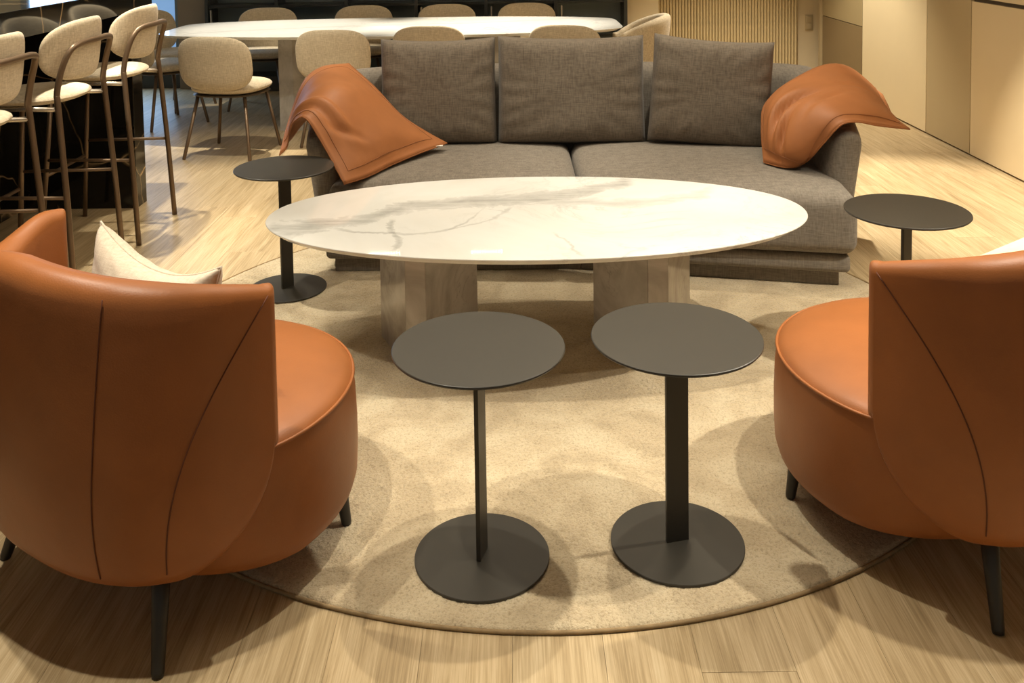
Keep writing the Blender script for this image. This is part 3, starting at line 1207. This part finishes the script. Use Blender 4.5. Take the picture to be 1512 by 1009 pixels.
# floppy leather pillows over the sofa arms
def draped(name, label, hem, far, j0, j4, th, seed, folds, lift=0.0):
    """Coons patch between four real edges of the pillow"""
    def smp(P):
        c = catmull(P, 12)
        L = [0.0]
        for p, q in zip(c, c[1:]):
            L.append(L[-1] + (q - p).length)

        def f(s):
            s *= L[-1]
            for i in range(len(c) - 1):
                if L[i + 1] >= s:
                    w = (s - L[i]) / max(1e-9, L[i + 1] - L[i])
                    return c[i].lerp(c[i + 1], w)
            return c[-1]
        return f
    A, B, C, D = smp(hem), smp(far), smp(j0), smp(j4)    # hem: v=0, far: v=1, j0: u=0, j4: u=1
    P00, P10, P01, P11 = Vector(hem[0]), Vector(hem[-1]), Vector(far[0]), Vector(far[-1])

    def mid0(u, v_):
        return A(u) * (1 - v_) + B(u) * v_ + C(v_) * (1 - u) + D(v_) * u - (P00 * (1 - u) * (1 - v_) + P10 * u * (1 - v_) + P01 * (1 - u) * v_ + P11 * u * v_)
    org = Vector((sum(p[0] for p in (P00, P10, P01, P11)) / 4, sum(p[1] for p in (P00, P10, P01, P11)) / 4, 0))
    G = {}
    n = 44

    def nr0(u, v_):
        e = 0.03
        a = mid0(min(1, u + e), v_) - mid0(max(0, u - e), v_)
        b = mid0(u, min(1, v_ + e)) - mid0(u, max(0, v_ - e))
        q = a.cross(b).normalized()
        if q.dot(Vector((0, -0.6, 0.8))) < 0:
            q = -q
        return q

    def mid(u, v_):
        k = (16 * u * (1 - u) * v_ * (1 - v_)) ** 0.6
        return mid0(u, v_) + nr0(u, v_) * lift * k

    def half(u, v_):
        x, z = abs(2 * u - 1), abs(2 * v_ - 1)
        x = min(1, x / 0.90)
        z = min(1, z / 0.90)
        return th / 2 * max(0, (1 - x ** 2.4) * (1 - z ** 2.4)) ** 0.55 + 0.0035

    def wr(u, v_, s):
        x, z = 2 * u - 1, 2 * v_ - 1
        k = max(0, (1 - x ** 6) * (1 - z ** 6))
        h = 0.010 * fbm(u + seed, v_, s, 4.0)
        if s > 0:
            for fu, fv, ang, wd, amp, ln in folds:
                du, dv = u - fu, v_ - fv
                t_ = du * math.cos(ang) + dv * math.sin(ang)
                w_ = -du * math.sin(ang) + dv * math.cos(ang)
                h += amp * math.exp(-(w_ / wd) ** 2) * math.exp(-(t_ / ln) ** 2)
        return h * k
    V, F, rim = pillow(mid, nr0, half, n, n, wr)
    V = [Vector(p) - org for p in V]
    t = thing(name, label, 'pillow', org, 0, 'orange leather pillows on the sofa arms')
    c = mk('cover', V, F, 'pillow_leather', t)
    R_ = [(V[i] + V[i + (n + 1) ** 2]) / 2 for i in rim]
    mk('piping', *tube(R_, 0.0038, 6, True), 'pillow_leather', c)
    lo, hi = 3, n - 3
    ring = [(i, lo) for i in range(lo, hi)] + [(hi, j) for j in range(lo, hi)] + [(i, hi) for i in range(hi, lo, -1)] + [(lo, j) for j in range(hi, lo, -1)]
    mk('seam', *tube([V[i * (n + 1) + j] + nr0(i / n, j / n) * 0.0006 for i, j in ring], 0.0010, 6, True), 'pillow_thread', c)
    return t, V


lp, LV = draped('throw_pillow', 'orange leather pillow slumped over the left sofa arm, white tag at its corner',
            [(-1.058, 4.28, 0.481), (-1.006, 4.20, 0.535), (-0.972, 4.125, 0.625), (-0.938, 4.085, 0.675), (-0.885, 4.065, 0.685), (-0.795, 4.04, 0.545), (-0.716, 3.98, 0.425)],
            [(-0.835, 4.85, 0.810), (-0.692, 4.72, 0.715), (-0.549, 4.62, 0.59), (-0.428, 4.58, 0.515), (-0.323, 4.55, 0.462)],
            [(-1.058, 4.28, 0.481), (-1.035, 4.40, 0.63), (-0.99, 4.50, 0.775), (-0.943, 4.70, 0.815), (-0.835, 4.85, 0.810)],
            [(-0.716, 3.98, 0.425), (-0.634, 4.10, 0.425), (-0.546, 4.24, 0.440), (-0.438, 4.40, 0.452), (-0.323, 4.55, 0.462)],
            0.085, 3.0, [(0.50, 0.13, 0.12, 0.028, -0.020, 0.20), (0.55, 0.21, 0.2, 0.035, 0.016, 0.20), (0.72, 0.22, 0.9, 0.03, -0.020, 0.16), (0.80, 0.30, 0.9, 0.05, 0.010, 0.2), (0.92, 0.55, 1.4, 0.04, -0.008, 0.3)], 0.012)
mk('care_tag', *shift(box(-0.016, 0.016, -0.012, 0.012, -0.001, 0.001), Vector((-0.355, 4.50, 0.462)) - lp.location), 'care_tag', lp, False)
rp, RV = draped('throw_pillow', 'orange leather pillow draped over the right sofa arm, one corner sticking out',
            [(1.259, 4.13, 0.445), (1.275, 4.07, 0.490), (1.315, 4.03, 0.560), (1.375, 4.00, 0.640), (1.45, 4.02, 0.648), (1.56, 4.08, 0.618), (1.726, 4.15, 0.585)],
            [(1.104, 4.20, 0.435), (1.135, 4.36, 0.56), (1.20, 4.52, 0.645), (1.393, 4.68, 0.735), (1.584, 4.75, 0.785), (1.70, 4.69, 0.725), (1.78, 4.60, 0.656)],
            [(1.259, 4.13, 0.445), (1.215, 4.11, 0.436), (1.16, 4.13, 0.432), (1.104, 4.20, 0.435)],
            [(1.726, 4.15, 0.585), (1.735, 4.35, 0.60), (1.755, 4.48, 0.635), (1.78, 4.60, 0.656)],
            0.085, 9.0, [(0.36, 0.55, -0.45, 0.028, -0.042, 0.16), (0.30, 0.66, -0.45, 0.035, 0.024, 0.16), (0.18, 0.5, -0.3, 0.026, -0.034, 0.13), (0.24, 0.55, -0.4, 0.03, 0.012, 0.14), (0.07, 0.45, 0.2, 0.03, -0.014, 0.12), (0.6, 0.8, 0.1, 0.05, 0.008, 0.3), (0.52, 0.35, 0.25, 0.03, -0.012, 0.16), (0.74, 0.5, -0.15, 0.03, -0.010, 0.16)], 0.025)

# ------------------------------------------------------------------ dining table
DX, DY, DZ = -0.90, 7.36, 0.74
dt = thing('dining_table', 'long white marble dining table in front of the display cabinet', 'table', (DX, DY, 0))


def rot2(p, a):
    return (p[0] * math.cos(a) - p[1] * math.sin(a), p[0] * math.sin(a) + p[1] * math.cos(a))


marble_top('tabletop', 1.72, 0.69, 7.0, DZ - 0.022, DZ, 'calacatta_dining', dt, 0.32)
pedestal(dt, -0.68, 0.0, 0.50, 0.12, DZ - 0.022, 'calacatta_base', math.radians(-18))
pedestal(dt, 0.70, 0.0, 0.50, 0.12, DZ - 0.022, 'calacatta_base', math.radians(18))


# ------------------------------------------------------------------ dining chairs (face +y)
def dining_chair(loc, rz, label, group):
    t = thing('dining_chair', label, 'chair', loc, rz, group)
    # seat
    f = sup(0.245, 0.235, 2.8)
    mk('seat', *padded_panel(lambda a: f(a), 0.075, lambda x, z, d: Vector((x, z + 0.03, 0.455 + d)), 56, 10, 2.2), 'beige_boucle', t)
    g = sup(0.235, 0.225, 2.8)
    mk('seat_pan', *padded_panel(lambda a: g(a), 0.022, lambda x, z, d: Vector((x, z + 0.03, 0.412 + d)), 48, 6, 2.2), 'dark_pan', t)
    # backrest
    o2 = sup(0.262, 0.180, 3.2)

    def bend(x, z, d):
        yb = -0.205 - 0.16 * (z + 0.178) * 0.9
        curve = 0.62 * x * x
        nx, ny = -1.24 * x, 1.0
        l = math.hypot(nx, ny)
        return Vector((x * 0.985 + nx / l * d, yb + curve + ny / l * d, 0.635 + z))
    mk('backrest', *padded_panel(lambda a: o2(a), 0.05, bend, 64, 12, 2.4), 'beige_boucle', t)
    for sx in (1, -1):
        for sy in (1, -1):
            a = Vector((sx * 0.165, sy * 0.155 + 0.03, 0.408))
            b = Vector((sx * 0.232, sy * 0.235 + 0.02, 0.0))
            mk('leg', *tube([b, b.lerp(a, 0.02), a], [0.0095, 0.0115, 0.0125], 10), 'bronze_tube', t)
    return t


near, farg = 'beige dining chairs on the near side of the table', 'beige dining chairs on the far side of the table'
dch = dining_chair((-1.895, 6.38, 0), math.radians(-11), 'beige dining chair on the near side of the table, the one whose four legs show', near)
dup(dch, (-1.215, 6.70, 0), math.radians(-3), 'beige dining chair behind the left orange pillow', near)
dup(dch, (-0.585, 6.86, 0), math.radians(0), 'beige dining chair behind the left sofa back cushion', near)
dup(dch, (0.405, 6.78, 0), math.radians(-14), 'beige dining chair behind the middle sofa back cushion', near)
dup(dch, (-2.12, 8.10, 0), PI, 'beige dining chair on the far side of the table, leftmost there', farg)
dup(dch, (-1.305, 8.20, 0), PI, 'beige dining chair on the far side of the table, second from the left', farg)
dup(dch, (-0.575, 8.20, 0), PI, 'beige dining chair on the far side of the table, third from the left', farg)
dup(dch, (0.125, 8.22, 0), PI, 'beige dining chair on the far side of the table, rightmost there', farg)
hc = dup(dch, (-2.73, 7.40, 0), math.radians(-42), 'beige dining chair at the left end of the table, behind the farthest bar stool')
del hc['group']
hc = dup(dch, (-2.90, 8.12, 0), math.radians(-115), 'beige dining chair before the blue window, only its back top showing')
del hc['group']

# beige tub chair at the right head of the table
tc = thing('tub_chair', 'beige tub chair with wrap-around back at the right end of the dining table', 'chair', (0.875, 7.30, 0), math.radians(80))
sl = []
a_, b_ = 0.30, 0.30
for i in range(49):
    ph = math.radians(20) - math.radians(220) * i / 48
    P = Vector((a_ * math.cos(ph), b_ * math.sin(ph)))
    T = Vector((math.sin(ph), -math.cos(ph)))
    w = abs(i - 24) / 24
    sl.append((P, P.normalized(), T, 0.20, 0.815 - 0.17 * w ** 2.2, 0.075))
mk('back_shell', *shell(sl, lambda z: 0.10 * (z - 0.5), 14, 6, 5), 'beige_boucle', tc)
mk('seat', *lathe([(0.20, 0.20), (0.235, 0.22), (0.25, 0.40), (0.24, 0.45), (0.20, 0.465), (0.05, 0.47)], 64), 'beige_boucle', tc)
mk('base', *lathe([(0.17, 0.0), (0.175, 0.012), (0.06, 0.02), (0.03, 0.05), (0.03, 0.21)], 48), 'dark_leg', tc)


# ------------------------------------------------------------------ bar stools (face +y)
def bar_stool(loc, rz, label):
    t = thing('bar_stool', label, 'stool', loc, rz, 'beige bar stools along the black marble bar')
    r = 0.0125
    f = sup(0.225, 0.20, 2.5)
    mk('seat', *padded_panel(lambda a: f(a), 0.055, lambda x, z, d: Vector((x, z + 0.005, 0.805 + d - 0.02 * max(0, z))), 56, 10, 2.0), 'beige_boucle', t)
    ob = sup(0.262, 0.130, 2.7)

    def bend(x, z, d):
        yb = -0.195 - 0.12 * (z + 0.13)
        nx, ny = -2.6 * x, 1.0
        l = math.hypot(nx, ny)
        return Vector((x * 0.97 + nx / l * d, yb - 0.012 + 1.3 * x * x + ny / l * d, 1.005 + z))
    mk('backrest', *padded_panel(lambda a: ob(a), 0.042, bend, 64, 12, 2.4), 'beige_boucle', t)
    # one bent tube: rear legs and the arch behind the back
    P = [(0.245, -0.235, 0.0), (0.236, -0.215, 0.40), (0.225, -0.19, 0.78), (0.222, -0.186, 0.84), (0.218, -0.205, 0.93), (0.200, -0.232, 1.005), (0.15, -0.252, 1.035)]
    full = [(0.245, -0.235, 0.0)] + P[1:] + [(0.0, -0.262, 1.04)] + [(-x, y, z) for x, y, z in reversed(P)]
    mk('back_frame', *tube(catmull(full, 8), r, 10), 'bronze_tube', t)
    for sx in (1, -1):
        a = Vector((sx * 0.195, 0.17, 0.785))
        b = Vector((sx * 0.235, 0.235, 0.0))
        mk('leg', *tube([b, a], r * 0.92, 10), 'bronze_tube', t)
        mk('seat_rail', *tube([(sx * 0.224, -0.19, 0.775), (sx * 0.205, -0.02, 0.775), (sx * 0.195, 0.17, 0.775)], r * 0.8, 8), 'chrome_edge', t)
        mk('stretcher', *tube([(sx * 0.236, -0.215, 0.41), (sx * 0.216, 0.203, 0.41)], r * 0.62, 8), 'bronze_tube', t)
    mk('footrest', *tube([(-0.222, 0.212, 0.33), (0.222, 0.212, 0.33)], r * 0.7, 8), 'bronze_tube', t)
    return t


bs = bar_stool((-2.035, 4.755, 0), math.radians(90), 'beige bar stool at the far end of the black bar, third from the left')
dup(bs, (-2.05, 4.115, 0), math.radians(90), 'beige bar stool in the middle of the three seen from behind')
dup(bs, (-2.07, 3.475, 0), math.radians(90), 'nearest beige bar stool, cut by the left picture edge')

# ------------------------------------------------------------------ black marble bar
bar = thing('bar_counter', 'black marble bar counter with waterfall end behind the bar stools', 'bar', (-2.6, 4.2, 0))


def bxp(name, x0, x1, y0, y1, z0, z1, mat='black_marble', parent=None):
    w, d, h = x1 - x0, y1 - y0, z1 - z0
    return mk(name, *shift(rounded_box(w, d, h, 0.002, 1, (1, 1, 1)), ((x0 + x1) / 2 + 2.6, (y0 + y1) / 2 - 4.2, (z0 + z1) / 2)), mat, parent or bar, False)


bxp('countertop', -3.10, -1.975, 2.2, 5.26, 1.075, 1.19)
bxp('end_panel', -3.10, -2.045, 5.125, 5.26, 0.0, 1.074)
bxp('cabinet_body', -3.05, -2.66, 2.25, 5.123, 0.0, 1.074)
